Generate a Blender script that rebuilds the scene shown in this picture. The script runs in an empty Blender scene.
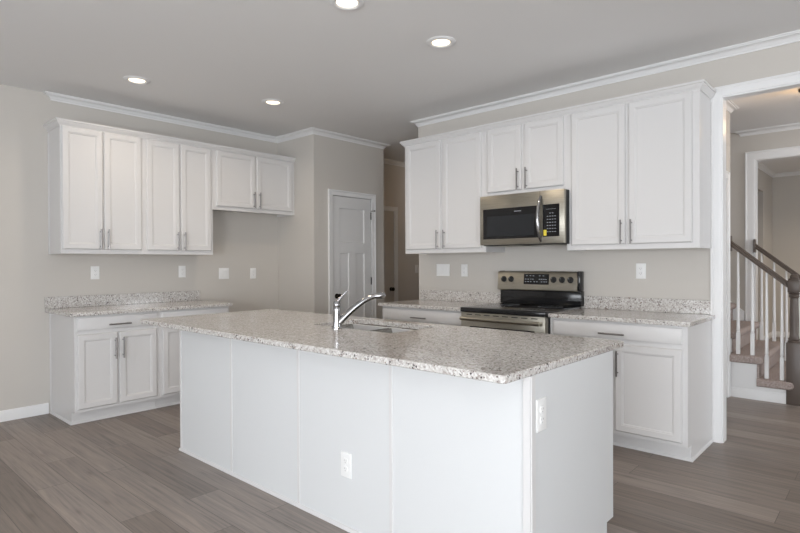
import bpy, bmesh, math, random
from mathutils import Vector, Matrix
random.seed(4)
SC = bpy.context.scene
COL = SC.collection

# ------------------------------------------------------------------ camera
yaw, pitch, roll, fpx = .738, -.006, -.005, 547.417
s_, c_ = math.sin(yaw), math.cos(yaw)
F0 = Vector((-s_, c_, 0)); R0 = Vector((c_, s_, 0)); U0 = Vector((0, 0, 1))
cf = F0*math.cos(pitch) + U0*math.sin(pitch)
cv = U0*math.cos(pitch) - F0*math.sin(pitch)
cr = R0*math.cos(roll) + cv*math.sin(roll)
cu = cv*math.cos(roll) - R0*math.sin(roll)
cam_d = bpy.data.cameras.new('camera'); cam = bpy.data.objects.new('camera', cam_d); COL.objects.link(cam)
m = Matrix.Identity(4)
for i in range(3):
    m[i][0] = cr[i]; m[i][1] = cu[i]; m[i][2] = -cf[i]
m[0][3], m[1][3], m[2][3] = 0, 0, 1.296
cam.matrix_world = m
cam_d.sensor_width = 36; cam_d.lens = fpx/800*36; cam_d.clip_start = .05
SC.camera = cam

# ------------------------------------------------------------------ world, daylight, exposure
w = bpy.data.worlds.new('sky'); SC.world = w; w.use_nodes = True
bg = w.node_tree.nodes['Background']; bg.inputs[0].default_value = (.82, .90, 1, 1); bg.inputs[1].default_value = 1.2
SC.view_settings.view_transform = 'Standard'; SC.view_settings.look = 'None'
SC.view_settings.gamma = 1; SC.view_settings.use_curve_mapping = False
SC.view_settings.exposure = 0.56
def area(name, loc, direction, sx, sy, power, col):
    d = bpy.data.lights.new(name, 'AREA'); d.shape = 'RECTANGLE'; d.size = sx; d.size_y = sy
    d.energy = power; d.color = col
    o = bpy.data.objects.new(name, d); COL.objects.link(o); o.location = loc
    o.rotation_euler = Vector(direction).to_track_quat('-Z', 'Y').to_euler()
    return o
DAY = (.925, .96, 1.0)
# daylight arriving through the windows and the patio door behind the photographer
area('daylight_window', (-2.7, -3.75, 1.5), (0, 1, .5), 1.1, 1.4, 35, DAY)
area('daylight_patio', (.75, -3.75, 1.15), (0, 1, .45), 2.9, 2.0, 190, DAY)
area('daylight_side', (3.15, -.9, 1.35), (-1, 0, .5), 2.6, 1.9, 105, DAY)
area('daylight_foyer', (3.4, 5.9, 1.5), (-1, 0, 0), 1.6, 1.6, 60, DAY)
area('daylight_dining', (1.6, 9.4, 1.5), (-1, 0, 0), 1.6, 1.6, 5, DAY)

# ------------------------------------------------------------------ materials
MATS = {}
def mat(name, col=(.8, .8, .8), rough=.5, metal=0, spec=.5, emit=None, estr=0):
    if name in MATS: return MATS[name]
    k = bpy.data.materials.new(name); k.use_nodes = True
    b = k.node_tree.nodes['Principled BSDF']
    b.inputs['Base Color'].default_value = (*col, 1); b.inputs['Roughness'].default_value = rough
    b.inputs['Metallic'].default_value = metal; b.inputs['Specular IOR Level'].default_value = spec
    if emit:
        b.inputs['Emission Color'].default_value = (*emit, 1); b.inputs['Emission Strength'].default_value = estr
    MATS[name] = k; return k
def nodes(k): return k.node_tree.nodes, k.node_tree.links, k.node_tree.nodes['Principled BSDF']
def ramp(n, stops, interp='LINEAR'):
    r = n.new('ShaderNodeValToRGB'); r.color_ramp.interpolation = interp
    e = r.color_ramp.elements
    e[0].position, e[0].color = stops[0][0], (*stops[0][1], 1)
    e[1].position, e[1].color = stops[-1][0], (*stops[-1][1], 1)
    for p, c in stops[1:-1]:
        q = e.new(p); q.color = (*c, 1)
    return r
def bumpy(k, scale, strength, dist=.002):
    n, l, b = nodes(k); tc = n.new('ShaderNodeTexCoord'); ns = n.new('ShaderNodeTexNoise')
    ns.inputs['Scale'].default_value = scale; ns.inputs['Detail'].default_value = 3
    bp = n.new('ShaderNodeBump'); bp.inputs['Strength'].default_value = strength; bp.inputs['Distance'].default_value = dist
    l.new(tc.outputs['Object'], ns.inputs['Vector']); l.new(ns.outputs['Fac'], bp.inputs['Height']); l.new(bp.outputs['Normal'], b.inputs['Normal'])
    return k
WALL = bumpy(mat('greige_paint', (.60, .57, .53), .85, spec=.25), 180, .12)
CEIL = bumpy(mat('ceiling_paint', (.86, .855, .85), .9, spec=.2), 140, .15)
CAB = mat('cabinet_white', (.70, .69, .685), .38, spec=.4)
PANEL = mat('island_panel_white', (.70, .71, .715), .45, spec=.35)
TRIM = mat('trim_white', (.82, .82, .82), .35, spec=.4)
DOORW = mat('door_white', (.74, .74, .74), .4, spec=.4)
PLATE = mat('plate_white', (.86, .86, .85), .3)
SLOT = mat('slot_grey', (.25, .25, .25), .5)
CHROME = mat('chrome', (.40, .40, .41), .12, 1)
NICKEL = mat('brushed_nickel', (.27, .26, .255), .34, 1)
BRONZE = mat('dark_bronze', (.03, .025, .02), .35, .8)
BLACK = mat('black_enamel', (.012, .012, .013), .12)
BLACKM = mat('black_matte', (.02, .02, .02), .55)
GLASSB = mat('black_glass', (.008, .008, .009), .04)
DISPLAY = mat('display_marks', (.35, .37, .4), .4)
YELLOW = mat('yellow_label', (.75, .62, .06), .5)
WOOD = mat('dark_stained_wood', (.10, .078, .066), .4)
CORE = mat('cabinet_core', (.55, .5, .44), .6)
LAMP = mat('lamp_lens', (1, .95, .85), .5, emit=(1, .80, .56), estr=1.9)
def steel():
    k = mat('stainless_steel', (.50, .47, .42), .3, 1); n, l, b = nodes(k)
    tc = n.new('ShaderNodeTexCoord'); mp = n.new('ShaderNodeMapping'); mp.inputs['Scale'].default_value = (3, 3, 220)
    ns = n.new('ShaderNodeTexNoise'); ns.inputs['Scale'].default_value = 3; ns.inputs['Detail'].default_value = 2
    r = ramp(n, [(.3, (.33, .31, .262)), (.7, (.46, .435, .375))])
    l.new(tc.outputs['Object'], mp.inputs[0]); l.new(mp.outputs[0], ns.inputs['Vector']); l.new(ns.outputs['Fac'], r.inputs[0]); l.new(r.outputs[0], b.inputs['Base Color'])
    return k
STEEL = steel()
SINKM = mat('sink_steel', (.33, .32, .30), .14, 1)
def granite():
    k = mat('speckled_granite', (.6, .58, .55), .13, spec=.55); n, l, b = nodes(k)
    tc = n.new('ShaderNodeTexCoord')
    def noise(sc, det=3):
        q = n.new('ShaderNodeTexNoise'); q.inputs['Scale'].default_value = sc; q.inputs['Detail'].default_value = det
        l.new(tc.outputs['Object'], q.inputs['Vector']); return q
    def mix(fac, a, bb):
        q = n.new('ShaderNodeMix'); q.data_type = 'RGBA'
        if fac is not None: l.new(fac, q.inputs[0])
        for src, idx in ((a, 6), (bb, 7)):
            if isinstance(src, tuple): q.inputs[idx].default_value = (*src, 1)
            else: l.new(src, q.inputs[idx])
        return q.outputs[2]
    # warped crystals
    wn = noise(60, 2)
    va = n.new('ShaderNodeVectorMath'); va.operation = 'MULTIPLY_ADD'
    va.inputs[1].default_value = (.012, .012, .012)
    l.new(wn.outputs['Color'], va.inputs[0]); l.new(tc.outputs['Object'], va.inputs[2])
    v = n.new('ShaderNodeTexVoronoi'); v.inputs['Scale'].default_value = 125; l.new(va.outputs[0], v.inputs['Vector'])
    sp = n.new('ShaderNodeSeparateColor'); l.new(v.outputs['Color'], sp.inputs[0])
    base = ramp(n, [(0, (.38, .345, .32)), (.10, (.47, .435, .41)), (.26, (.55, .525, .50)), (.52, (.61, .59, .565)), (.78, (.70, .685, .665))], 'CONSTANT')
    l.new(sp.outputs[0], base.inputs[0])
    v2 = n.new('ShaderNodeTexVoronoi'); v2.inputs['Scale'].default_value = 140; l.new(va.outputs[0], v2.inputs['Vector'])
    s2 = n.new('ShaderNodeSeparateColor'); l.new(v2.outputs['Color'], s2.inputs[0])
    cl = noise(26, 2)
    ad = n.new('ShaderNodeMath'); ad.operation = 'MULTIPLY_ADD'; ad.inputs[1].default_value = .42
    l.new(cl.outputs['Fac'], ad.inputs[0]); l.new(s2.outputs[1], ad.inputs[2])
    dk = ramp(n, [(.0, (0, 0, 0)), (1.0, (1, 1, 1))], 'CONSTANT'); dk.color_ramp.elements[1].position = .935
    sb = n.new('ShaderNodeMath'); sb.operation = 'SUBTRACT'; sb.inputs[1].default_value = .21
    l.new(ad.outputs[0], sb.inputs[0]); l.new(sb.outputs[0], dk.inputs[0])
    dcol = ramp(n, [(0, (.10, .09, .088)), (.45, (.19, .155, .145)), (.75, (.27, .20, .175))], 'CONSTANT'); l.new(s2.outputs[2], dcol.inputs[0])
    c1 = mix(dk.outputs[0], base.outputs[0], dcol.outputs[0])
    l.new(c1, b.inputs['Base Color'])
    return k
GRAN = granite()
def planks():
    k = mat('grey_plank_floor', (.2, .18, .16), .42, spec=.4); n, l, b = nodes(k)
    tc = n.new('ShaderNodeTexCoord')
    br = n.new('ShaderNodeTexBrick'); br.offset = .37; br.offset_frequency = 2
    br.inputs['Scale'].default_value = 1; br.inputs['Brick Width'].default_value = 1.22; br.inputs['Row Height'].default_value = .18
    br.inputs['Mortar Size'].default_value = .0016; br.inputs['Mortar Smooth'].default_value = .2; br.inputs['Bias'].default_value = 0
    br.inputs['Color1'].default_value = (0, 0, 0, 1); br.inputs['Color2'].default_value = (1, 1, 1, 1); br.inputs['Mortar'].default_value = (.5, .5, .5, 1)
    l.new(tc.outputs['Object'], br.inputs['Vector'])
    pl = ramp(n, [(0, (.205, .170, .149)), (.35, (.238, .20, .176)), (.7, (.27, .229, .203)), (1, (.32, .272, .243))])
    l.new(br.outputs['Color'], pl.inputs[0])
    # per-plank shifted grain
    mp = n.new('ShaderNodeMapping'); mp.inputs['Scale'].default_value = (.9, 22, 1)
    va = n.new('ShaderNodeVectorMath'); va.operation = 'MULTIPLY_ADD'; va.inputs[1].default_value = (7.3, 3.1, 0)
    l.new(br.outputs['Color'], va.inputs[0]); l.new(tc.outputs['Object'], va.inputs[2]); l.new(va.outputs[0], mp.inputs[0])
    g = n.new('ShaderNodeTexNoise'); g.inputs['Scale'].default_value = 2.2; g.inputs['Detail'].default_value = 7; g.inputs['Roughness'].default_value = .62; g.inputs['Distortion'].default_value = .6
    l.new(mp.outputs[0], g.inputs['Vector'])
    gr = ramp(n, [(.26, (.48, .49, .50)), (.45, (.88, .89, .90)), (.58, (1.06, 1.04, 1.02)), (.72, (1.28, 1.24, 1.2))]); l.new(g.outputs['Fac'], gr.inputs[0])
    mx = n.new('ShaderNodeMix'); mx.data_type = 'RGBA'; mx.blend_type = 'MULTIPLY'; mx.inputs[0].default_value = .85
    l.new(pl.outputs[0], mx.inputs[6]); l.new(gr.outputs[0], mx.inputs[7])
    # knots
    kn = n.new('ShaderNodeTexVoronoi'); mp2 = n.new('ShaderNodeMapping'); mp2.inputs['Scale'].default_value = (1.6, 6, 1); l.new(va.outputs[0], mp2.inputs[0]); l.new(mp2.outputs[0], kn.inputs['Vector']); kn.inputs['Scale'].default_value = 1.1
    kr = ramp(n, [(.0, (.5, .48, .46)), (.10, (.9, .9, .9)), (.2, (1, 1, 1))]); l.new(kn.outputs['Distance'], kr.inputs[0])
    mk = n.new('ShaderNodeMix'); mk.data_type = 'RGBA'; mk.blend_type = 'MULTIPLY'; mk.inputs[0].default_value = .7
    l.new(mx.outputs[2], mk.inputs[6]); l.new(kr.outputs[0], mk.inputs[7])
    ms = n.new('ShaderNodeMix'); ms.data_type = 'RGBA'; ms.inputs[7].default_value = (.11, .095, .085, 1)
    l.new(br.outputs['Fac'], ms.inputs[0]); l.new(mk.outputs[2], ms.inputs[6]); l.new(ms.outputs[2], b.inputs['Base Color'])
    bp = n.new('ShaderNodeBump'); bp.inputs['Strength'].default_value = .25; bp.inputs['Distance'].default_value = .002
    l.new(g.outputs['Fac'], bp.inputs['Height']); l.new(bp.outputs['Normal'], b.inputs['Normal'])
    return k
FLOOR = planks()
def carpet():
    k = mat('taupe_carpet', (.30, .245, .225), .95, spec=.1); n, l, b = nodes(k)
    tc = n.new('ShaderNodeTexCoord'); ns = n.new('ShaderNodeTexNoise'); ns.inputs['Scale'].default_value = 130; ns.inputs['Detail'].default_value = 4
    r = ramp(n, [(.35, (.28, .225, .205)), (.65, (.50, .425, .395))])
    l.new(tc.outputs['Object'], ns.inputs['Vector']); l.new(ns.outputs['Fac'], r.inputs[0]); l.new(r.outputs[0], b.inputs['Base Color'])
    bp = n.new('ShaderNodeBump'); bp.inputs['Strength'].default_value = .9; bp.inputs['Distance'].default_value = .006
    l.new(ns.outputs['Fac'], bp.inputs['Height']); l.new(bp.outputs['Normal'], b.inputs['Normal'])
    return k
CARPET = carpet()
def glass():
    k = bpy.data.materials.new('window_glass'); k.use_nodes = True; n = k.node_tree.nodes; l = k.node_tree.links
    n.remove(n['Principled BSDF']); t = n.new('ShaderNodeBsdfTransparent'); g = n.new('ShaderNodeBsdfGlossy'); g.inputs['Roughness'].default_value = .02
    mx = n.new('ShaderNodeMixShader'); mx.inputs[0].default_value = .06
    l.new(t.outputs[0], mx.inputs[1]); l.new(g.outputs[0], mx.inputs[2]); l.new(mx.outputs[0], n['Material Output'].inputs[0])
    return k
GLASS = glass()

# ------------------------------------------------------------------ mesh helpers
class MB:
    def __init__(s): s.bm = bmesh.new()
    def box(s, a, b, bev=0):
        t = bmesh.new()
        a, b = [min(p, q) for p, q in zip(a, b)], [max(p, q) for p, q in zip(a, b)]
        vs = [t.verts.new((x, y, z)) for x in (a[0], b[0]) for y in (a[1], b[1]) for z in (a[2], b[2])]
        for f in ((0, 1, 3, 2), (4, 6, 7, 5), (0, 4, 5, 1), (2, 3, 7, 6), (0, 2, 6, 4), (1, 5, 7, 3)): t.faces.new([vs[i] for i in f])
        if bev: bmesh.ops.bevel(t, geom=list(t.edges), offset=bev, segments=2 if bev > .003 else 1, affect='EDGES', profile=.5)
        s.join(t); return s
    def join(s, t, M=None):
        if M is not None: t.transform(M)
        mp = {}
        for v in t.verts: mp[v] = s.bm.verts.new(v.co)
        for f in t.faces:
            try: s.bm.faces.new([mp[v] for v in f.verts])
            except ValueError: pass
        t.free()
    def loft(s, rings, cap0=True, cap1=True, closed=False):
        R = [[s.bm.verts.new(p) for p in r] for r in rings]; n = len(R[0])
        prs = list(zip(R, R[1:])) + ([(R[-1], R[0])] if closed else [])
        for A, B in prs:
            for i in range(n):
                j = (i+1) % n; s.bm.faces.new((A[i], A[j], B[j], B[i]))
        if not closed:
            if cap0: s.bm.faces.new(list(reversed(R[0])))
            if cap1: s.bm.faces.new(R[-1])
        return s
    def tube(s, pts, rad, n=12):
        pts = [Vector(p) for p in pts]; rad = rad if isinstance(rad, (list, tuple)) else [rad]*len(pts)
        rings = []; up = None
        for i, p in enumerate(pts):
            t = (pts[min(i+1, len(pts)-1)] - pts[max(i-1, 0)]).normalized()
            if up is None: up = t.orthogonal().normalized()
            up = (up - t*up.dot(t)).normalized(); sd = t.cross(up)
            rings.append([p + (up*math.cos(2*math.pi*k/n) + sd*math.sin(2*math.pi*k/n))*rad[i] for k in range(n)])
        return s.loft(rings)
    def lathe(s, c, axis, prof, n=24, cap0=True, cap1=True):   # prof: (distance along axis, radius)
        c = Vector(c); ax = Vector(axis).normalized(); u = ax.orthogonal().normalized(); v = ax.cross(u)
        return s.loft([[c + ax*h + (u*math.cos(2*math.pi*k/n) + v*math.sin(2*math.pi*k/n))*max(r, 1e-4) for k in range(n)] for h, r in prof], cap0, cap1)
    def sweep(s, path, prof, N=(0, 0, 1), closed=False):        # prof: (side, along N); side = T x N
        N = Vector(N); P = [Vector(p) for p in path]; n = len(P); rings = []
        for i in range(n):
            a = P[i]-P[i-1] if (i > 0 or closed) else P[1]-P[0]
            b = P[(i+1) % n]-P[i] if (i < n-1 or closed) else a
            a = a.normalized(); b = b.normalized(); s1 = a.cross(N); s2 = b.cross(N); mi = (s1+s2); mi = mi / max(.05, (1+s1.dot(s2)))
            rings.append([P[i] + mi*d + N*h for d, h in prof])
        return s.loft(rings, closed=closed)
    def rect_rings(s, x0, x1, z0, z1, rings, hole=False):      # nested rectangles in xz: (inset, y); faces -y
        R = [[(x0+i, y, z0+i), (x1-i, y, z0+i), (x1-i, y, z1-i), (x0+i, y, z1-i)] for i, y in rings]
        return s.loft(R)
    def build(s, name, material, parent=None, smooth=True):
        bmesh.ops.recalc_face_normals(s.bm, faces=list(s.bm.faces))
        me = bpy.data.meshes.new(name); s.bm.to_mesh(me); s.bm.free()
        me.materials.append(material)
        if smooth:
            for p in me.polygons: p.use_smooth = True
            me.set_sharp_from_angle(angle=math.radians(32))
        o = bpy.data.objects.new(name, me); COL.objects.link(o)
        if parent: o.parent = parent
        return o
def thing(name, label, cat, loc=(0, 0, 0), rz=0, group=None):
    o = bpy.data.objects.new(name, None); COL.objects.link(o); o.location = loc; o.rotation_euler = (0, 0, rz)
    o.empty_display_size = .1
    return tag(o, label, cat, group)
def tag(o, label, cat, group=None):
    o['label'] = label; o['category'] = cat
    if group: o['group'] = group
    return o
def struct(o, label=None):
    o['kind'] = 'structure'
    if label: o['label'] = label
    return o
def box(name, a, b, material, parent=None, bev=0): return MB().box(a, b, bev).build(name, material, parent)

# ------------------------------------------------------------------ key dimensions (metres)
xL, yC, xP, yP = -5.492, 3.873, -4.816, 4.995
yR, xR0 = 4.433, -3.76
ZC = 2.795
HPI = math.pi/2

# ------------------------------------------------------------------ room shell
struct(box('floor', (-6.2, -4.2, -.12), (4.2, 12.2, 0), FLOOR), 'grey-brown wood plank floor running through kitchen and foyer')
struct(box('ceiling', (-6.2, -4.2, ZC), (4.2, 12.2, ZC+.12), CEIL), 'flat pale grey ceiling with recessed lights')
def wall(name, boxes, label):
    mb = MB()
    for a, b in boxes: mb.box(a, b)
    return struct(mb.build(name, WALL, smooth=False), label)
wall('wall_left', [((xL-.14, -3.2, 0), (xL, 8, ZC))], 'greige painted wall behind the left run of cabinets')
wall('wall_pantry', [((xL+.001, yC, 0), (xP, 4.14, ZC-.001)), ((xL+.001, 4.77, 0), (xP, yP, ZC-.001)), ((xL+.001, 4.14, 2.085), (xP, 4.77, ZC-.001)), ((xL+.001, 4.14, 0), (xL+.4, 4.77, 2.085))], 'greige wall block around the pantry door')
wall('wall_range', [((xR0, yR, 0), (-.930, yR+.09, ZC-.001)), ((-.930, yR, 2.473), (1.0, yR+.09, ZC-.001)), ((1.0, yR, 0), (2.7, yR+.09, ZC-.001))], 'greige wall behind the range and right cabinets')
wall('wall_hall', [((xR0, yR+.091, 0), (xR0+.12, 6.0, ZC-.001))], 'hall wall round the corner from the range wall')
wall('wall_closet', [((-1.33, yR+.091, 0), (-1.21, 5.1, ZC-.001)), ((-1.33, 5.95, 0), (-1.21, 6.13, ZC-.001)), ((-1.33, 5.1, 2.085), (-1.21, 5.95, ZC-.001)), ((xR0, 6.01, 0), (-1.331, 6.13, ZC-.001))], 'warm lit foyer wall with a white closet door')
wall('wall_foyer_back', [((xL+.001, 7.35, 0), (-1.21, 7.47, ZC-.001)), ((-1.21, 7.35, 2.46), (.9, 7.47, ZC-.001)), ((.9, 7.35, 0), (3.3, 7.47, ZC-.001))], 'grey foyer wall with a cased opening behind the stairs')
wall('wall_foyer_right', [((3.0, yR+.091, 0), (3.12, 5.1, ZC-.001)), ((3.0, 6.7, 0), (3.12, 7.349, ZC-.001)), ((3.0, 5.1, 0), (3.12, 6.7, .75)), ((3.0, 5.1, 2.3), (3.12, 6.7, ZC-.001))], 'foyer side wall')
wall('wall_dining_left', [((-1.72, 7.471, 0), (-1.6, 9.0, ZC-.001)), ((-1.72, 10.45, 0), (-1.6, 11.3, ZC-.001)), ((-1.72, 9.0, 2.42), (-1.6, 10.45, ZC-.001))], 'far room side wall with a tall opening')
wall('wall_dining_back', [((-3.2, 11.301, 0), (1.5, 11.42, ZC-.001)), ((-3.2, 7.6, 0), (-3.08, 11.3, ZC-.001))], 'beige back wall of the far room')
wall('wall_dining_right', [((1.2, 7.471, 0), (1.32, 8.6, ZC-.001)), ((1.2, 10.2, 0), (1.32, 11.3, ZC-.001)), ((1.2, 8.6, 0), (1.32, 10.2, .75)), ((1.2, 8.6, 2.3), (1.32, 10.2, ZC-.001))], 'far room side wall with the daylight window')
# wall behind the photographer: two window openings and the patio door
wall('wall_back', [((-5.6, -3.35, 0), (-3.3, -3.2, ZC)), ((-3.3, -3.35, 0), (-2.1, -3.2, .75)), ((-3.3, -3.35, 2.25), (-2.1, -3.2, ZC)), ((-2.1, -3.35, 0), (-.75, -3.2, ZC)),
     ((-.75, -3.35, 2.2), (2.25, -3.2, ZC)), ((2.25, -3.35, 0), (2.8, -3.2, ZC))], 'wall with window and patio door')
wall('wall_right', [((2.7, -3.2, 0), (2.85, -2.25, ZC)), ((2.7, -2.25, 0), (2.85, .45, .4)), ((2.7, -2.25, 2.35), (2.85, .45, ZC)), ((2.7, .45, 0), (2.85, yR+.09, ZC))], 'right side wall with wide window')
def window(name, x0, x1, z0, z1, y, M, mull):
    r = bpy.data.objects.new(name, None); COL.objects.link(r); r.matrix_world = M; struct(r, 'white framed window')
    f = MB()
    for a in ((x0, x0+.06), (x1-.06, x1)): f.box((a[0], y, z0), (a[1], y+.08, z1), .003)
    f.box((x0+.06, y, z0), (x1-.06, y+.08, z0+.06), .003).box((x0+.06, y, z1-.06), (x1-.06, y+.08, z1), .003)
    for q in mull: f.box((q-.03, y+.01, z0+.06), (q+.03, y+.07, z1-.06), .003)
    f.build('window_frame', TRIM, r)
    box('window_pane', (x0+.06, y+.035, z0+.06), (x1-.06, y+.04, z1-.06), GLASS, r)
window('window_1', -3.3, -2.1, .75, 2.25, -3.33, Matrix.Identity(4), [-2.7])
window('window_2', -.75, 2.25, 0, 2.2, -3.33, Matrix.Identity(4), [.25, 1.25])
MR = Matrix.Translation((2.82, 0, 0)) @ Matrix.Rotation(HPI, 4, 'Z')
window('window_3', -2.25, .45, .4, 2.35, 0, MR, [-1.35, -.45])
window('window_4', 5.1, 6.7, .75, 2.3, 0, Matrix.Translation((3.1, 0, 0)) @ Matrix.Rotation(HPI, 4, 'Z'), [5.9])
window('window_5', 8.6, 10.2, .75, 2.3, 0, Matrix.Translation((1.3, 0, 0)) @ Matrix.Rotation(HPI, 4, 'Z'), [9.4])

# crown moulding of the room
CR = [(-.002, 0), (-.002, -.056), (.008, -.056), (.008, -.046), (.014, -.042), (.020, -.030), (.034, -.018), (.048, -.014), (.050, -.008), (.062, -.008), (.062, 0)]
CRZ = ZC-.0005
def crown(name, path, label): return struct(MB().sweep([(x, y, CRZ) for x, y in path], CR).build(name, TRIM), label)
crown('trim_1', [(xL-.02, 1.505), (xL, 1.505), (xL, yC), (xP, yC), (xP, yP), (xL, yP), (xL, 7.35)], 'white crown moulding over the left cabinets and pantry wall')
crown('trim_2', [(xR0, 6.9), (xR0, yR), (2.7, yR)], 'white crown moulding along the range wall')
crown('trim_3', [(-1.21, yR+.10), (-1.21, 6.13), (xR0, 6.13)], 'crown moulding on the closet wall')
crown('trim_4', [(-1.34, 7.37), (-1.34, 7.35), (3.0, 7.35)], 'white crown moulding above the stairs on the foyer back wall')
crown('trim_5', [(-1.6, 7.47), (-1.6, 11.3), (1.2, 11.3)], 'crown moulding in the far room')
# baseboards
BB = [(-.001, 0), (.014, 0), (.014, .075), (.009, .088), (-.001, .092)]
def base(name, path, label=None): return struct(MB().sweep([(x, y, .0005) for x, y in path], BB).build(name, TRIM), label or 'white baseboard')
base('baseboard_left', [(xL, -3.2), (xL, 1.462)], 'white baseboard left of the left base cabinet')
base('baseboard_alcove', [(xL, 2.90), (xL, yC), (xP, yC), (xP, 4.075)])
base('baseboard_hall', [(xP, 4.845), (xP, yP), (xL, yP), (xL, 5.07)])
base('baseboard_dining', [(-1.6, 10.46), (-1.6, 11.3), (1.2, 11.3)])
# casings: 2-step profile, side = outward from the opening
def casing(name, pts, N, wdt=.065, label=None, parent=None):
    pr = [(0, 0), (0, .012), (.012, .016), (wdt-.02, .016), (wdt-.012, .022), (wdt, .022), (wdt, 0)]
    pr = [(-a, b) for a, b in pr]
    o = MB().sweep(pts, pr, N).build(name, TRIM, parent)
    if not parent: struct(o, label)
    return o
# range-wall cased opening (wall normal -y): go up left jamb, across, down
casing('trim_6', [(-.930, yR-.0005, 0), (-.930, yR-.0005, 2.473), (1.0, yR-.0005, 2.473), (1.0, yR-.0005, 0)], (0, -1, 0), .066, 'wide white casing round the opening to the foyer')
jm = MB().box((-.932, yR-.003, 0), (-.920, yR+.093, 2.4725)).box((-.9205, yR-.003, 2.461), (.99, yR+.093, 2.4725)).box((.988, yR-.003, 0), (1.0, yR+.093, 2.4725))
struct(jm.build('trim_7', TRIM), 'white jamb lining of the foyer opening')
casing('trim_8', [(-1.21, 7.3495, 0), (-1.21, 7.3495, 2.46), (.9, 7.3495, 2.46), (.9, 7.3495, 0)], (0, -1, 0), .09, 'white casing of the opening behind the stairs')
struct(MB().box((-1.211, 7.347, 0), (-1.199, 7.475, 2.459)).box((-1.199, 7.347, 2.448), (.89, 7.475, 2.459)).build('trim_9', TRIM), 'white jamb lining behind the stairs')

# interior doors (local: x along width, front faces -y, knob near given x)
def room_door(name, loc, rz, wd, ht, knob_x, label, hinge_x):
    r = bpy.data.objects.new(name, None); COL.objects.link(r); r.location = loc; r.rotation_euler = (0, 0, rz); struct(r, label)
    st = .115; slab = MB()
    y0, yf = .045, .004
    # slab as stiles and rails around three recessed panels
    xs = [(.004, st), (wd-st, wd-.004)]
    for a, b in xs: slab.box((a, yf, .008), (b, y0, ht-.004))
    zr = [(.008, .22), (ht-.67, ht-.545), (ht-.14, ht-.004)]
    for a, b in zr: slab.box((st, yf, a), (wd-st, y0, b))
    slab.box((wd/2-.055, yf, .22), (wd/2+.055, y0, ht-.67))
    pn = [(st, wd-st, ht-.545, ht-.14), (st, wd/2-.055, .22, ht-.67), (wd/2+.055, wd-st, .22, ht-.67)]
    for a, b, c, d in pn:
        slab.rect_rings(a, b, c, d, [(0, yf+.035), (0, yf), (.006, yf+.010), (.012, yf+.011), (.03, yf+.011)])
    slab.build('door_panel', DOORW, r)
    j = MB().box((-.012, -.002, 0), (0, .1, ht)).box((wd, -.002, 0), (wd+.012, .1, ht)).box((-.012, -.002, ht), (wd+.012, .1, ht+.012))
    j.box((0, .046, 0), (.012, .06, ht)).box((wd-.012, .046, 0), (wd, .06, ht)).box((0, .046, ht-.012), (wd, .06, ht))
    j.build('door_jamb', TRIM, r)
    casing('door_casing', [(-.001, -.0005, 0), (-.001, -.0005, ht+.001), (wd+.001, -.0005, ht+.001), (wd+.001, -.0005, 0)], (0, -1, 0), .062, parent=r)
    kb = MB().lathe((knob_x, yf, .918), (0, -1, 0), [(0, .030), (.006, .030), (.010, .012), (.028, .011), (.034, .022), (.045, .029), (.058, .027), (.066, .014), (.068, 0.001)])
    kb.build('door_knob', BRONZE, r)['label'] = 'dark bronze round knob'
    for z in (.25, 1.08, 1.88):
        hm = MB().tube([(hinge_x, -.002, z-.045), (hinge_x, -.002, z+.045)], .005, 8).box((hinge_x-.008, .001, z-.045), (hinge_x+.003, .0035, z+.045))
        hm.build('hinge', BRONZE, r)
    return r
d1 = room_door('door_1', (xP, 4.14, 0), HPI, .63, 2.085, .065, 'white three panel pantry door with dark knob', .628)
ds = MB().tube([(.628, .006, 1.94), (.64, -.04, 1.94)], .005, 8).lathe((.64, -.04, 1.94), (.25, -1, 0), [(0, .005), (.002, .010), (.014, .010), (.016, .006)], 10)
ds.build('door_stop', NICKEL, d1)
d2 = room_door('door_2', (xL, 5.14, 0), HPI, .77, 2.06, .70, 'white panelled door in the dim hall', .002)
d3 = room_door('door_3', (-1.21, 5.1, 0), HPI, .85, 2.085, .06, 'white closet door beside the stairs', .002)

# ------------------------------------------------------------------ cabinets
def bar_handle(mb, x, y, z, vertical=True, ln=.176):
    h = ln/2; e = .064
    if vertical:
        mb.tube([(x, y-.031, z-h), (x, y-.031, z+h)], .0062, 10)
        for s in (-e, e): mb.tube([(x, y+.0005, z+s), (x, y-.031, z+s)], .0045, 8)
    else:
        mb.tube([(x-h, y-.031, z), (x+h, y-.031, z)], .0062, 10)
        for s in (-e, e): mb.tube([(x+s, y+.0005, z), (x+s, y-.031, z)], .0045, 8)
    return mb
FT = .0195
def shaker(mb, x0, x1, z0, z1, yb):     # recessed panel door, back at yb, front at yb-FT
    f = yb-FT
    mb.rect_rings(x0, x1, z0, z1, [(0, yb), (0, f+.008), (.002, f+.004), (.008, f), (.045, f), (.048, f+.003), (.054, f+.004), (.058, f+.0095), (.07, f+.010)])
def slab_front(mb, x0, x1, z0, z1, yb):
    f = yb-FT
    mb.rect_rings(x0, x1, z0, z1, [(0, yb), (0, f+.006), (.003, f+.002), (.008, f)])
def door(root, x0, x1, z0, z1, yb, hx, hz, vertical=True):
    mb = MB(); shaker(mb, x0, x1, z0, z1, yb)
    d = mb.build('door', CAB, root)
    if hx is not None: bar_handle(MB(), hx, yb-FT, hz, vertical).build('handle', NICKEL, d)
    return d
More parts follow.
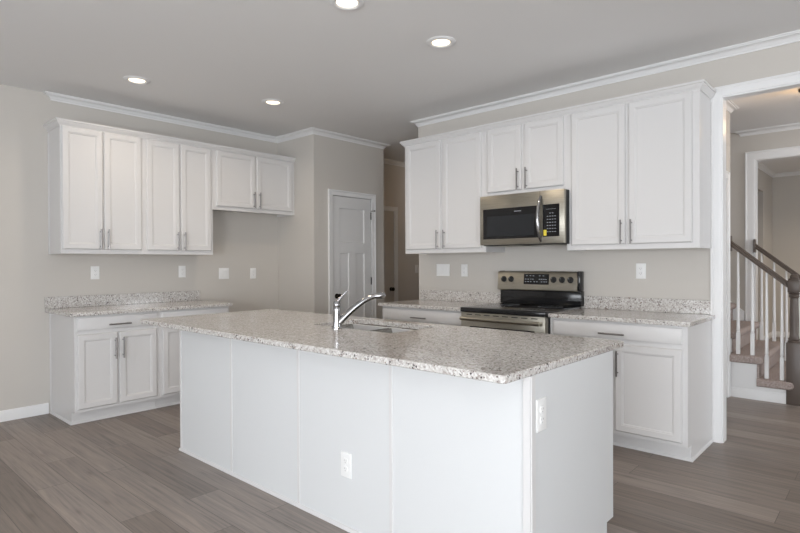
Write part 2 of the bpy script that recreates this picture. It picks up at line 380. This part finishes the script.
def wall_cabinet(label, loc, rz, W, D, z0, z1, doors, scribe_left=False, scribe_right=False, hz=None, group=None):
    # local origin: left front bottom corner at the wall plane; x right, wall at y=0, front frame at y=-D
    r = thing('wall_cabinet', label, 'cabinet', (loc[0], loc[1], z0), rz, group)
    H = z1-z0
    b = MB()
    b.box((.0, -D+.019, 0), (.016, -.0005, H)).box((W-.016, -D+.019, 0), (W, -.0005, H))
    b.box((.016, -D+.019, .022), (W-.016, -.0005, .036)).box((.016, -D+.019, H-.016), (W-.016, -.0005, H)).box((.016, -.008, .036), (W-.016, -.0005, H-.016))
    b.box((.016, -D+.03, H/2-.008), (W-.016, -.01, H/2+.008))
    b.build('cabinet_box', CAB, r)
    f = MB()
    f.box((0, -D, 0), (.056, -D+.019, H), .0008).box((W-.056, -D, 0), (W, -D+.019, H), .0008)
    f.box((.056, -D, 0), (W-.056, -D+.019, .06), .0008).box((.056, -D, H-.06), (W-.056, -D+.019, H), .0008)
    if len(doors) == 2:
        mx = (doors[0][1]+doors[1][0])/2; f.box((mx-.03, -D+.0005, .06), (mx+.03, -D+.019, H-.06))
    f.build('face_frame', CAB, r)
    if scribe_left: box('scribe_strip', (-.006, -.024, 0), (0, -.0005, H-.05), CAB, r, .001)
    if scribe_right: box('scribe_strip', (W, -.024, 0), (W+.006, -.0005, H-.05), CAB, r, .001)
    for i, (a, c) in enumerate(doors):
        hx = (c-.026) if i == 0 else (a+.026)
        door(r, a, c, .038, H-.028, -D-.0003, hx, hz or .128)
    return r
UD = .32; UZ0, UZ1 = 1.391, 2.49
def lcab(y0, y1, z0, doors, label, **k):
    return wall_cabinet(label, (xL, y0, 0), HPI, y1-y0, UD, z0, UZ1, [(a-y0, b-y0) for a, b in doors], **k)
def rcab(x0, x1, z0, doors, label, **k):
    return wall_cabinet(label, (x0, yR, 0), 0, x1-x0, UD, z0, UZ1, [(a-x0, b-x0) for a, b in doors], **k)
G1 = 'white wall cabinets'
lcab(1.478, 2.1595, UZ0, [(1.487, 1.803), (1.815, 2.137)], 'tall white two door wall cabinet at the left end of the left wall', scribe_left=True, group=G1)
lcab(2.160, 2.8515, UZ0, [(2.184, 2.496), (2.512, 2.827)], 'tall white two door wall cabinet on the left wall, next to the short cabinet', group=G1)
lcab(2.852, 3.8725, 1.855, [(2.888, 3.345), (3.363, 3.830)], 'short white wall cabinet over the empty refrigerator space', group=G1)
rcab(-3.665, -2.7055, UZ0, [(-3.637, -3.206), (-3.178, -2.748)], 'tall white two door wall cabinet left of the microwave', group=G1)
rcab(-2.705, -1.9455, 1.872, [(-2.681, -2.344), (-2.314, -1.967)], 'short white two door cabinet directly above the microwave', group=G1)
rcab(-1.945, -.993, UZ0, [(-1.903, -1.484), (-1.462, -1.036)], 'large white wall cabinet right of the microwave, beside the foyer opening', scribe_right=True, group=G1)
CC = [(0.0005, 0), (.006, 0), (.008, .010), (.016, .018), (.026, .030), (.029, .040), (.036, .042), (.036, .057), (.0005, .057)]
o = MB().sweep([(xL+.001, 1.478, 2.458), (xL+UD, 1.478, 2.458), (xL+UD, yC-.001, 2.458)], CC)
tag(o.build('cabinet_crown', CAB), 'white crown moulding strip along the top of the left wall cabinets', 'moulding', 'cabinet crown mouldings')
o = MB().sweep([(-3.665, yR-.001, 2.458), (-3.665, yR-UD, 2.458), (-.993, yR-UD, 2.458), (-.993, yR-.001, 2.458)], CC)
tag(o.build('cabinet_crown', CAB), 'white crown moulding strip along the top of the cabinets over the range', 'moulding', 'cabinet crown mouldings')

BD = .62; BH = .884
def base_cabinet(label, loc, rz, W, doors, drawers, end_left=False, end_right=False, group='white base cabinets', sink=False):
    r = thing('base_cabinet', label, 'cabinet', loc, rz, group)
    b = MB()
    zt = BH-.0006
    b.box((0, -BD+.019, .0 if end_left else .1), (.016, -.0005, zt)) if not end_left else b.box((0, -BD+.075, .0005), (.016, -.0005, zt)).box((0, -BD+.019, .105), (.016, -BD+.075, zt))
    b.box((W-.016, -BD+.019, .1), (W, -.0005, zt)) if not end_right else b.box((W-.016, -BD+.075, .0005), (W, -.0005, zt)).box((W-.016, -BD+.019, .105), (W, -BD+.075, zt))
    b.box((.016, -BD+.019, .105), (W-.016, -.0005, .12)).box((.016, -.008, .12), (W-.016, -.0005, zt))
    if not sink: b.box((.016, -BD+.019, zt-.016), (W-.016, -.008, zt))
    b.build('cabinet_box', CAB, r)
    f = MB(); f.box((0, -BD, .105), (.05, -BD+.019, zt), .0008).box((W-.05, -BD, .105), (W, -BD+.019, zt), .0008)
    f.box((.05, -BD, .105), (W-.05, -BD+.019, .15), .0008).box((.05, -BD, zt-.04), (W-.05, -BD+.019, zt), .0008).box((.05, -BD, .715), (W-.05, -BD+.019, .79), .0008)
    mx = (doors[0][1]+doors[-1][0])/2; f.box((mx-.03, -BD+.0005, .15), (mx+.03, -BD+.019, .715))
    f.build('face_frame', CAB, r)
    box('toe_kick', (.0163 if end_left else .001, -BD+.0753, .0008), (W-.0163 if end_right else W-.001, -BD+.09, .104), CAB, r)
    sh = [(0, 0), (.010, 0), (.009, .008), (.005, .015), (0, .018)]
    p = [(0, -BD+.075, .0006), (W, -BD+.075, .0006)]
    if end_left: p = [(0, -.0005, .0006)] + p
    if end_right: p = p + [(W, -.0005, .0006)]
    MB().sweep(p, sh).build('shoe_moulding', CAB, r)
    for a, c in drawers:
        mb = MB(); slab_front(mb, a, c, .764, .868, -BD-.0003); d = mb.build('drawer', CAB, r)
        bar_handle(MB(), (a+c)/2, -BD-FT, .80, False).build('handle', NICKEL, d)
    for i, (a, c) in enumerate(doors):
        hx = (c-.024) if i == 0 else (a+.024)
        door(r, a, c, .130, .732, -BD-.0003, hx, .60)
    if end_left: box('scribe_strip', (-.006, -.024, .02), (0, -.0005, zt), CAB, r, .001)
    if end_right: box('scribe_strip', (W, -.024, .02), (W+.006, -.0005, zt), CAB, r, .001)
    return r
base_cabinet('white base cabinet at the left end of the left wall, one drawer over two doors', (xL, 1.480, 0), HPI, .679, [(.020, .325), (.339, .655)], [(.020, .655)], end_left=True)
base_cabinet('white base cabinet on the left wall mostly hidden behind the island', (xL, 2.160, 0), HPI, .692, [(.026, .338), (.352, .668)], [(.024, .668)], end_right=True)
base_cabinet('white base cabinet left of the range, top drawer showing over the island', (-3.70, yR, 0), 0, .98, [(.03, .475), (.497, .95)], [(.03, .95)], end_left=True)
base_cabinet('white base cabinet right of the range, beside the foyer opening', (-1.938, yR, 0), 0, .948, [(.032, .468), (.488, .916)], [(.032, .916)], end_right=True)

# granite tops
def rrect(x0, x1, y0, y1, r, z, k=6):
    pts = []
    for cx, cy, a0 in ((x1-r, y1-r, 0), (x0+r, y1-r, 90), (x0+r, y0+r, 180), (x1-r, y0+r, 270)):
        for i in range(k+1):
            a = math.radians(a0 + 90*i/k); pts.append((cx+r*math.cos(a), cy+r*math.sin(a), z))
    return pts
def slab(x0, x1, y0, y1, z0, z1, r=.006, e=.003):
    return MB().loft([rrect(x0+e, x1-e, y0+e, y1-e, r, z0), rrect(x0, x1, y0, y1, r, z0+e), rrect(x0, x1, y0, y1, r, z1-e), rrect(x0+e, x1-e, y0+e, y1-e, r, z1)])
def top_with_splash(label, x0, x1, y0, y1, splash):
    o = slab(x0, x1, y0, y1, .884, .914).build('countertop', GRAN)
    tag(o, label, 'countertop', 'granite countertops'); box('backsplash', *splash, GRAN, o, .002)
    return o
top_with_splash('granite countertop with short backsplash on the left wall cabinets', xL+.001, xL+.662, 1.440, 2.868, ((xL+.001, 1.440, .9142), (xL+.021, 2.868, 1.016)))
top_with_splash('granite countertop with backsplash left of the black range', xR0+.035, -2.7185, yR-.655, yR-.001, ((xR0+.035, yR-.021, .9142), (-2.7185, yR-.001, 1.016)))
top_with_splash('granite countertop with backsplash right of the range, beside the foyer opening', -1.9395, -.968, yR-.655, yR-.001, ((-1.9395, yR-.021, .9142), (-.99, yR-.001, 1.016)))

# ------------------------------------------------------------------ island
IX0, IX1, IY0, IY1 = -3.70, -.985, 1.787, 2.557
isl = thing('kitchen_island', 'long white panelled kitchen island under a granite slab in the middle of the floor', 'island', ((IX0+IX1)/2, (IY0+IY1)/2, 0))
ox, oy = (IX0+IX1)/2, (IY0+IY1)/2
def IB(a, b, bev=0, mb=None): return (mb or MB()).box((a[0]-ox, a[1]-oy, a[2]), (b[0]-ox, b[1]-oy, b[2]), bev)
ZT = .8835
IB((IX0, IY0, .0006), (IX1-.016, IY0+.02, ZT)).build('back_panel', PANEL, isl)
ep = MB()
IB((IX1-.016, IY0, .0006), (IX1, IY1-.075, ZT), 0, ep); IB((IX1-.016, IY1-.075, .105), (IX1, IY1, ZT), 0, ep)
ep.build('end_panel', PANEL, isl)
ep = MB(); IB((IX0, IY0+.02, .0006), (IX0+.016, IY1-.075, ZT), 0, ep); IB((IX0, IY1-.075, .105), (IX0+.016, IY1, ZT), 0, ep)
ep.build('end_panel', PANEL, isl)
for x in (-3.690, -3.031, -2.360, -1.684):
    IB((x-.0095, IY0-.005, .02), (x+.0095, IY0, ZT), .001).build('batten', CAB, isl)
IB((IX1-.030, IY0-.007, .02), (IX1-.001, IY0, ZT), .001).build('batten', CAB, isl)
IB((IX1, IY0-.007, .0006), (IX1+.006, IY0+.022, ZT), .0015).build('corner_strip', CAB, isl)
SHP = [(0, 0), (.011, 0), (.010, .009), (.006, .016), (0, .019)]
MB().sweep([(IX0-ox, IY1-.08-oy, .0006), (IX0-ox, IY0-oy, .0006), (IX1-ox-.001, IY0-oy, .0006)], SHP).build('shoe_moulding', CAB, isl)
IB((IX0+.016, IY1-.09, .0006), (IX1-.016, IY1-.075, .104)).build('toe_kick', CAB, isl)
IB((IX0+.016, IY0+.02, .105), (IX1-.016, IY1-.0195, .12)).build('bottom_shelf', CORE, isl)
ff = MB()
IB((IX0+.016, IY1-.019, .105), (IX1-.016, IY1, .15), 0, ff); IB((IX0+.016, IY1-.019, .84), (IX1-.016, IY1, ZT), 0, ff)
nd = [(-3.64, -3.21), (-3.20, -2.79), (-2.77, -2.41), (-2.40, -2.04), (-2.02, -1.50), (-1.48, -1.02)]
for a in (-3.649, -3.205, -2.78, -2.405, -2.03, -1.49, -1.013): IB((a-.017 if a > -3.6 else a, IY1-.019, .15), (min(a+.017, IX1-.016), IY1, .84), 0, ff)
ff.build('face_frame', CAB, isl)
IW = IX1-IX0
for i, (a, b) in enumerate(nd):                       # doors on the kitchen side, facing the range
    t = MB(); la, lb = -(b-ox), -(a-ox)
    shaker(t, la, lb, .13, .86, -(IY1-oy)-.0003)
    t.bm.transform(Matrix.Rotation(math.pi, 4, 'Z')); d = t.build('door', CAB, isl)
    h = bar_handle(MB(), (la+.026) if i % 2 else (lb-.026), -(IY1-oy)-.0003-FT, .74); h.bm.transform(Matrix.Rotation(math.pi, 4, 'Z')); h.build('handle', NICKEL, d)

# island slab with the sink cut-out
SX0, SX1, SY0, SY1 = -2.75, -2.045, 2.18, 2.595
tx0, tx1, ty0, ty1 = -3.925, -.981, 1.6, 2.70
e = .004; mb = MB()
outer = [rrect(tx0, tx1, ty0, ty1, .02, z) for z in (.884+e, .914-e)]
mb.loft([rrect(SX0-.0, SX1, SY0, SY1, .04, .884), rrect(tx0+e, tx1-e, ty0+e, ty1-e, .02, .884), outer[0], outer[1], rrect(tx0+e, tx1-e, ty0+e, ty1-e, .02, .914),
         rrect(SX0-.002, SX1+.002, SY0-.002, SY1+.002, .04, .914), rrect(SX0, SX1, SY0, SY1, .04, .912)], closed=True)
tag(mb.build('island_countertop', GRAN), 'large polished speckled granite slab on the island, with a sink cut-out', 'countertop', 'granite countertops')
# sink
snk = thing('sink', 'stainless steel double bowl sink set under the island granite', 'sink', ((SX0+SX1)/2, (SY0+SY1)/2, .884))
sx, sy = (SX0+SX1)/2, (SY0+SY1)/2
mid = sx
for a, b in ((SX0, mid-.008), (mid+.008, SX1)):
    x0, x1, y0, y1 = a-sx, b-sx, SY0-sy, SY1-sy
    def rr(i, z, r): return rrect(x0+i, x1-i, y0+i, y1-i, r, z)
    m2 = MB().loft([rr(.002, -.0015, .075), rr(.008, -.03, .08), rr(.016, -.13, .085), rr(.032, -.168, .08), rr(.07, -.182, .06), rr(.12, -.186, .02), rr(.12, -.189, .02), rr(.07, -.185, .06), rr(.030, -.172, .08), rr(.013, -.13, .085), rr(.004, -.03, .08), rr(-.0015, -.0015, .075)], closed=True)
    bw = m2.build('bowl', SINKM, snk)
    MB().lathe(((x0+x1)/2, (y0+y1)/2, -.186), (0, 0, 1), [(0, .052), (.003, .052), (.004, .044), (.001, .040), (.0005, .001)], 24).build('drain', CHROME, bw)
MB().loft([rrect(SX0-.003-sx, SX1+.003-sx, SY0-.003-sy, SY1+.003-sy, .042, -.001), rrect(SX0-.025-sx, SX1+.025-sx, SY0-.025-sy, SY1+.025-sy, .05, -.001), rrect(SX0-.025-sx, SX1+.025-sx, SY0-.025-sy, SY1+.025-sy, .05, -.003), rrect(SX0-.003-sx, SX1+.003-sx, SY0-.003-sy, SY1+.003-sy, .042, -.003)], closed=True).build('rim', SINKM, snk)
box('divider', (-.009, SY0-sy+.001, -.05), (.009, SY1-sy-.001, -.022), SINKM, snk, .006)
# faucet
FX, FY = -2.44, 2.128
fc = thing('faucet', 'chrome single lever kitchen faucet with angled pull-out spout on the island', 'faucet', (FX, FY, .914))
MB().lathe((0, 0, .0004), (0, 0, 1), [(0, .030), (.006, .030), (.010, .025), (.03, .0225), (.10, .0215), (.125, .022), (.128, .0205), (.131, .022), (.150, .021), (.160, .015), (.163, .001)]).build('faucet_body', CHROME, fc)
dx, dy = .50, .866
sp = []; n = 14
for i in range(n+1):
    t = i/n; d = .012 + .225*t; z = .035 + .150*(math.sin(t*math.pi*.5)*.75+t*.25)
    sp.append((dx*d, dy*d, z))
MB().tube(sp, [.0205-.005*i/n for i in range(n+1)], 16).build('spout', CHROME, fc)
p0 = Vector(sp[-1]); u = Vector((dx, dy, .10)).normalized()
MB().lathe(p0-u*.012, u, [(0, .0150), (.02, .0180), (.045, .0205), (.062, .0195), (.07, .015), (.072, .001)], 18).build('spray_head', CHROME, fc)
lev = [(0, 0, .150), (.010, .012, .172), (.022, .026, .192), (.030, .040, .212), (.040, .052, .222)]
MB().tube(lev, [.015, .010, .0065, .0055, .006], 12).build('lever_handle', CHROME, fc)

# ------------------------------------------------------------------ range
rx0, rx1 = -2.7165, -1.9415
rw = rx1-rx0; rg = thing('range', 'black and stainless electric range with glass cooktop between the granite counters', 'stove', (rx0, yR, 0))
yf = -.655
bd = MB().box((0, yf+.02, .02), (rw, -.012, .887), .003)
for x in (.05, rw-.09):
    for y in (yf+.06, -.1): bd.box((x, y, .0006), (x+.04, y+.04, .02))
bd.build('range_body', BLACKM, rg)
ct = MB().box((-.0, -.702, .888), (rw, -.062, .928), .009)
ct = ct.build('cooktop', BLACK, rg)
for cx, cy, r in ((.2, -.52, .105), (.2, -.23, .08), (.58, -.52, .09), (.58, -.23, .10)):
    MB().lathe((cx, cy, .9282), (0, 0, 1), [(0, r), (.0003, r), (.0003, r-.003), (0, r-.003)], 40, False, False).build('burner_ring', DISPLAY, ct)
# backguard
bk = MB().box((0, -.07, .9285), (rw, -.006, 1.055), .004).box((rw-.03, -.09, 1.0555), (rw-.0, -.006, 1.222), .01).box((-.014, -.055, 1.0555), (.012, -.006, 1.222), .004)
bk.box((.02, -.055, 1.0555), (rw-.03, -.006, 1.218), .004).build('backguard', BLACK, rg)
pz0, pz1 = 1.050, 1.218
def py(z): return -.100 + (z-pz0)*.10
pb = MB(); prof = [(-.056, pz0), (py(pz0)+.004, pz0), (py(pz0), pz0+.008), (py(pz1-.01), pz1-.01), (py(pz1)+.006, pz1), (-.056, pz1)]
pb.loft([[(x, a, b) for a, b in prof] for x in (-.012, rw-.022)])
cp = pb.build('control_panel', STEEL, rg)
for kx in (.052, .127, .54, .617, .693):
    zc = 1.148; c = (kx, py(zc), zc); axn = (0, -1, .1)
    k = MB().lathe(c, axn, [(0, .027), (.004, .027), (.006, .022), (.02, .020), (.024, .017), (.0245, .001)], 20)
    k.box((kx-.005, py(zc)-.036, zc-.02), (kx+.005, py(zc)-.018, zc+.02), .002)
    kk = k.build('knob', BLACKM, cp)
    MB().box((kx-.0015, py(zc)-.0375, zc+.006), (kx+.0015, py(zc)-.0362, zc+.018)).build('knob_mark', DISPLAY, kk)
dz0, dz1 = 1.105, 1.197
dp = MB().loft([[(.256, py(dz0)+.004, dz0), (.497, py(dz0)+.004, dz0), (.497, py(dz1)+.004, dz1), (.256, py(dz1)+.004, dz1)], [(.256, py(dz0)-.002, dz0), (.497, py(dz0)-.002, dz0), (.497, py(dz1)-.002, dz1), (.256, py(dz1)-.002, dz1)]]).build('display', GLASSB, cp)
mk = MB()
for zz, xs in ((1.180, (.285, .32, .35, .41, .445)), (1.150, (.275, .30, .325, .345, .41, .43, .45, .47)), (1.128, (.275, .30, .325, .36, .385, .43, .455, .475))):
    for x in xs: mk.box((x-.007, py(zz)-.0032, zz-.003), (x+.007, py(zz)-.0018, zz+.003))
mk.build('display_text', DISPLAY, dp)
od = MB().box((.004, -.690, .235), (rw-.004, yf+.019, .886), .004)
odo = od.build('oven_door', STEEL, rg)
for i in range(8): box('vent_slot', (.06+i*.085, -.6915, .866), (.06+i*.085+.055, -.6895, .873), BLACKM, odo)
MB().box((.09, -.693, .36), (rw-.09, -.689, .775), .002).build('oven_window', GLASSB, odo)
hd = MB().tube([(.03, -.735, .838), (rw-.03, -.735, .838)], .0155, 16)
for x in (.055, rw-.055): hd.box((x-.016, -.735, .828), (x+.016, -.689, .848), .004)
hd.build('oven_handle', STEEL, odo)
dr = MB().box((.004, -.690, .055), (rw-.004, yf+.019, .228), .004).build('storage_drawer', STEEL, rg)
MB().box((.004+.04, -.702, .19), (rw-.044, -.689, .215), .004).build('drawer_handle', STEEL, dr)

# ------------------------------------------------------------------ microwave
mx0, mx1, mz0, mz1 = -2.702, -1.918, 1.438, 1.8712
mw = thing('microwave', 'stainless over-the-range microwave with curved handle and black keypad', 'microwave', (mx0, yR, mz0))
W, H = mx1-mx0, mz1-mz0; yd = -.42
MB().box((.012, yd+.035, .004), (W-.006, -.002, H-.0005), .003).build('case', BLACKM, mw)
fr = MB().box((0, yd, .010), (W, yd+.034, H-.0008), .004).build('front_frame', STEEL, mw)
dg = MB().box((.034, yd-.004, .060), (.568, yd+.001, .318), .002).build('door_glass', GLASSB, mw)
wn_m = mat('microwave_screen', (.018, .02, .023), .06)
MB().box((.074, yd-.0055, .082), (.525, yd-.0035, .255), .001).build('window_screen', wn_m, dg)
lg = MB()
for i in range(9): lg.box((.343+i*.0072, yd-.0056, .282), (.3475+i*.0072, yd-.0038, .289))
lg.build('logo', DISPLAY, dg)
MB().box((.574, yd-.0008, .012), (.5765, yd+.001, H-.003)).build('door_seam', BLACKM, fr)
kp = MB().box((.600, yd-.004, .064), (.742, yd+.001, .320), .002).build('keypad', GLASSB, mw)
bt = MB()
for r in range(7):
    for c in range(4):
        if r < 6 or c in (1, 2): bt.box((.637+c*.0215, yd-.0048, .100+r*.0245), (.650+c*.0215, yd-.0035, .105+r*.0245))
bt.box((.63, yd-.0048, .281), (.715, yd-.0035, .283)).build('buttons', DISPLAY, kp)
MB().box((.608, yd-.0052, .072), (.634, yd-.0035, .118)).build('energy_label', YELLOW, kp)['label'] = 'small yellow sticker'
hp = []; hr = []
for i in range(17):
    t = i/16; z = .028 + t*.36; bow = math.sin(t*math.pi)**.7
    hp.append((.586 - .006*math.sin(t*math.pi), yd-.004-.048*bow, z)); hr.append(.011 + .0035*math.sin(t*math.pi))
MB().tube(hp, hr, 14).build('handle', CHROME, mw)
vt = MB()
for i in range(2): vt.box((.08+i*.36, yd+.08, .0005), (.34+i*.36, -.12, .0038))
vt.build('filter_screen', STEEL, mw)

# ------------------------------------------------------------------ outlets, switches (local: wall at y=0, front -y)
def wall_plate(kind, loc, rz, label, gangs=1, group='electrical wall plates', scale=1.0):
    r = thing(kind, label, 'outlet' if kind == 'wall_outlet' else 'switch', loc, rz, group)
    w = (.074 if gangs == 1 else .074+.046*(gangs-1))/2; h = .0605
    mb = MB(); mb.rect_rings(-w, w, -h, h, [(0, -.0003), (0, -.0035), (.002, -.0058), (.005, -.0065)]); mb.build('plate', PLATE, r)
    for g in range(gangs):
        cx = (g-(gangs-1)/2)*.046
        if kind == 'wall_outlet':
            for s in (-1, 1):
                q = MB().loft([[(cx+a*math.cos(t*math.pi/12), yy, s*.0195+min(max(.0175*math.sin(t*math.pi/12), -.0140), .0140)) for t in range(24)] for a, yy in ((.0168, -.006), (.0168, -.0082), (.0158, -.0088))])
                rc = q.build('receptacle', PLATE, r)
                MB().box((cx-.0075, -.0091, s*.0195-.001), (cx-.0055, -.0086, s*.0195+.007)).box((cx+.0055, -.0091, s*.0195), (cx+.0075, -.0086, s*.0195+.007)).lathe((cx, -.0086, s*.0195-.0075), (0, -1, 0), [(0, .0022), (.0005, .0022)], 10).build('slots', SLOT, rc)
        elif kind == 'light_switch':
            MB().box((cx-.0165, -.0085, -.033), (cx+.0165, -.006, .033), .001).build('rocker', PLATE, r)
        MB().lathe((cx, -.0062, .048 if kind == 'light_switch' else 0), (0, -1, 0), [(0, .003), (.001, .003), (.0015, .001)], 10).build('screw', PLATE, r)
    return r
wall_plate('wall_outlet', (xL, 1.847, 1.222), HPI, 'white duplex outlet under the leftmost wall cabinet')
wall_plate('wall_outlet', (xL, 2.679, 1.221), HPI, 'white duplex outlet over the right end of the left backsplash')
wall_plate('light_switch', (xL, 3.155, 1.193), HPI, 'wide white double plate on the wall of the empty refrigerator space', 2)
wall_plate('wall_outlet', (xL, 3.524, 1.188), HPI, 'white outlet in the refrigerator space near the corner')
wall_plate('light_switch', (-3.437, yR, 1.225), 0, 'white three rocker switch plate left of the range', 3)
wall_plate('wall_outlet', (-3.170, yR, 1.222), 0, 'white duplex outlet between the switch plate and the range')
wall_plate('wall_outlet', (-1.485, yR, 1.225), 0, 'white duplex outlet on the wall right of the range')
wall_plate('wall_outlet', (-1.983, IY0, .318), 0, 'white duplex outlet low on the long side of the island')
wall_plate('wall_outlet', (IX1, 1.857, .730), HPI, 'white duplex outlet high on the short end of the island')
wall_plate('light_switch', (xL, 6.42, 1.206), HPI, 'small switch on the dim hall wall past the pantry')

# ------------------------------------------------------------------ recessed lights
def downlight(x, y, label, power):
    r = thing('recessed_light', label, 'light', (x, y, ZC), 0, 'recessed ceiling lights')
    MB().lathe((0, 0, -.0003), (0, 0, -1), [(0, .100), (.003, .100), (.010, .088), (.011, .074), (.006, .064), (0, .060)], 40, False, False).build('trim_ring', TRIM, r)
    MB().lathe((0, 0, -.0006), (0, 0, -1), [(0, .069), (.003, .056), (.004, .04), (.0045, .001)], 32).build('lamp_lens', LAMP, r)
    d = bpy.data.lights.new('downlight', 'AREA'); d.shape = 'DISK'; d.size = .12; d.energy = power; d.color = (1, .84, .66); d.spread = math.radians(150)
    o = bpy.data.objects.new('downlight', d); COL.objects.link(o); o.location = (x, y, ZC-.012)
for x, y, l in ((-2.337, 2.129, 'recessed light cut by the top edge of the photo'), (-2.293, 2.946, 'recessed ceiling light nearest the range wall crown moulding'),
                (-4.573, 1.864, 'recessed ceiling light in front of the leftmost wall cabinets'), (-4.282, 2.971, 'recessed ceiling light nearest the pantry corner')):
    downlight(x, y, l, 2.8)
downlight(.3, 9.3, 'unseen recessed light added to warm the far room', 22)  # added out of view, stands in for warm chandelier light in the far room
fl = thing('ceiling_light', 'round flush ceiling lamp seen through the foyer opening', 'light', (-.575, 5.9, ZC))
MB().lathe((0, 0, -.0005), (0, 0, -1), [(0, .07), (.02, .068), (.03, .05), (.031, .001)], 28).build('canopy', BRONZE, fl)
MB().lathe((0, 0, -.032), (0, 0, -1), [(0, .045), (.03, .05), (.07, .04), (.085, .001)], 24).build('lamp_shade', mat('warm_shade', (1, .8, .55), .5, emit=(1, .62, .3), estr=6), fl)
pl = bpy.data.lights.new('foyer_lamp', 'POINT'); pl.energy = 2.2; pl.color = (1, .66, .36); pl.shadow_soft_size = .06
po = bpy.data.objects.new('foyer_lamp', pl); COL.objects.link(po); po.location = (-.63, 5.6, ZC-.30)

hl = thing('ceiling_light', 'unseen flush lamp added to warm the back hall', 'light', (-4.35, 6.6, ZC))  # lamp added out of view to brighten and warm the hall wall
MB().lathe((0, 0, -.0005), (0, 0, -1), [(0, .14), (.02, .14), (.025, .13), (.026, .001)], 28).build('canopy', BRONZE, hl)
MB().lathe((0, 0, -.027), (0, 0, -1), [(0, .125), (.03, .12), (.06, .09), (.08, .001)], 28).build('lamp_shade', MATS['warm_shade'], hl)
pl = bpy.data.lights.new('hall_fill_lamp', 'POINT'); pl.energy = 1.0; pl.color = (1, .74, .5); pl.shadow_soft_size = .08
po = bpy.data.objects.new('hall_fill_lamp', pl); COL.objects.link(po); po.location = (-4.35, 6.6, ZC-.22)

# ------------------------------------------------------------------ staircase in the foyer
RUN, RISE = .23, .205
st = thing('staircase', 'white staircase with taupe carpeted steps rising to the left in the foyer', 'stairs', (-.69, 6.03, 0))
NS = 9
sfront = MB()
for i in range(NS):           # stringer built as one stepped solid under each step
    xa, xb = -.052-RUN*(i+1), -.052-RUN*i
    if i < 2: sfront.box((xa, 0, .0006), (xb, 1.27, RISE*(i+1)-.0752))
    else: sfront.box((xa, .105, .0006), (xb, 1.27, RISE*(i+1)-.0752))
sfront.build('stringer', TRIM, st)
MB().sweep([(-.5, 0, .0006), (-.052, 0, .0006)], [(0, 0), (.012, 0), (.012, .075), (.007, .09), (0, .092)]).build('skirting', TRIM, st)
for i in range(NS):
    z1 = RISE*(i+1); xa = -RUN*(i+1)-.052; y0 = -.035 if i < 2 else .106; y1 = 1.268
    prof = [(xa-.002, z1-.075), (-RUN*i-.03, z1-.075)]
    for k in range(9):
        a = -HPI + math.pi*k/8; prof.append((-RUN*i-.035+.035*math.cos(a), z1-.0375+.0375*math.sin(a)))
    prof.append((xa-.002, z1))
    mb = MB(); mb.loft([[(x, y, z) for x, z in [(px, pz) if e_ == 0 else (px-.0*e_, z1-.0375+(pz-z1+.0375)*(1-e_)) for px, pz in prof]] for y, e_ in ((y0, .35), (y0+.006, .12), (y0+.016, 0), (y1, 0))])
    mb.build('tread', CARPET, st)
    zb = RISE*i + (.0002 if i else .0006)
    if i: box('riser', (-RUN*i-.053, y0+.014 if i < 2 else y0, zb), (-RUN*i-.036, y1, z1-.0755), CARPET, st, .004)
    else: box('riser', (-.053, .03, zb), (-.038, y1, z1-.0755), CARPET, st, .004)
# wall skirt board on the back wall
sk = MB(); sk.loft([[(-.62, y, .42), (-.62, y, .72), (-2.2, y, 1.98), (-2.2, y, 1.68)] for y in (1.285, 1.3185)]); sk.build('skirt_board', TRIM, st)

def railing(label, y, wall_y_end, xr, sx_world, group='stair railings'):
    r = thing('stair_railing', label, 'railing', (-.7, y, 0), 0, group)
    nx = .006; hw = .055
    q = MB().box((nx-hw, -hw, .0006), (nx+hw, hw, .56), .004)
    q.lathe((nx, 0, .56), (0, 0, 1), [(0, .05), (.008, .052), (.02, .040), (.03, .046), (.045, .036), (.07, .033), (.2, .036), (.32, .033), (.40, .030), (.42, .042), (.432, .036), (.442, .044), (.452, .034), (.455, .05)], 20)
    q.box((nx-.046, -.046, 1.012), (nx+.046, .046, 1.125), .008).lathe((nx, 0, 1.125), (0, 0, 1), [(0, .044), (.01, .046), (.018, .03), (.03, .034), (.05, .024), (.055, .001)], 18)
    q.build('newel_post', WOOD, r)
    # handrail
    xa, za = nx-.046, 1.085; xb = xr
    zb = za + (xa-xb)*.86
    pr = [(-.028, -.03), (.028, -.03), (.03, -.008), (.024, .002), (.026, .016), (.014, .028), (-.014, .028), (-.026, .016), (-.024, .002), (-.03, -.008)]
    MB().loft([[(x, a, z+b) for a, b in pr] for x, z in ((xa, za), (xb, zb))]).build('handrail', WOOD, r)
    MB().box((xb-.014, -.05, zb-.075), (xb, .05, zb+.075), .004).build('rosette', WOOD, r)
    for i in range(2):
        for k in (.085, .203):
            bx = -RUN*i-k
            if bx < xb+.02: continue
            z0 = RISE*(i+1); z1_ = za + (xa-bx)*.86-.030
            b_ = MB().box((bx-.016, -.016, z0+.0005), (bx+.016, .016, z0+.20), .002)
            L = z1_-z0
            b_.lathe((bx, 0, z0+.20), (0, 0, 1), [(0, .015), (.01, .017), (.02, .011), (.03, .016), (.05, .0145), (L*.45, .0115), (L-.205, .0095)], 10)
            b_.build('baluster', TRIM, r)
    return r
railing('front stair railing with dark rail and white balusters, nearest the kitchen', 6.065, 0, -.49, 0)
railing('rear stair railing behind the nearer one, ending at the white door casing', 7.285, 0, -.49, 0)
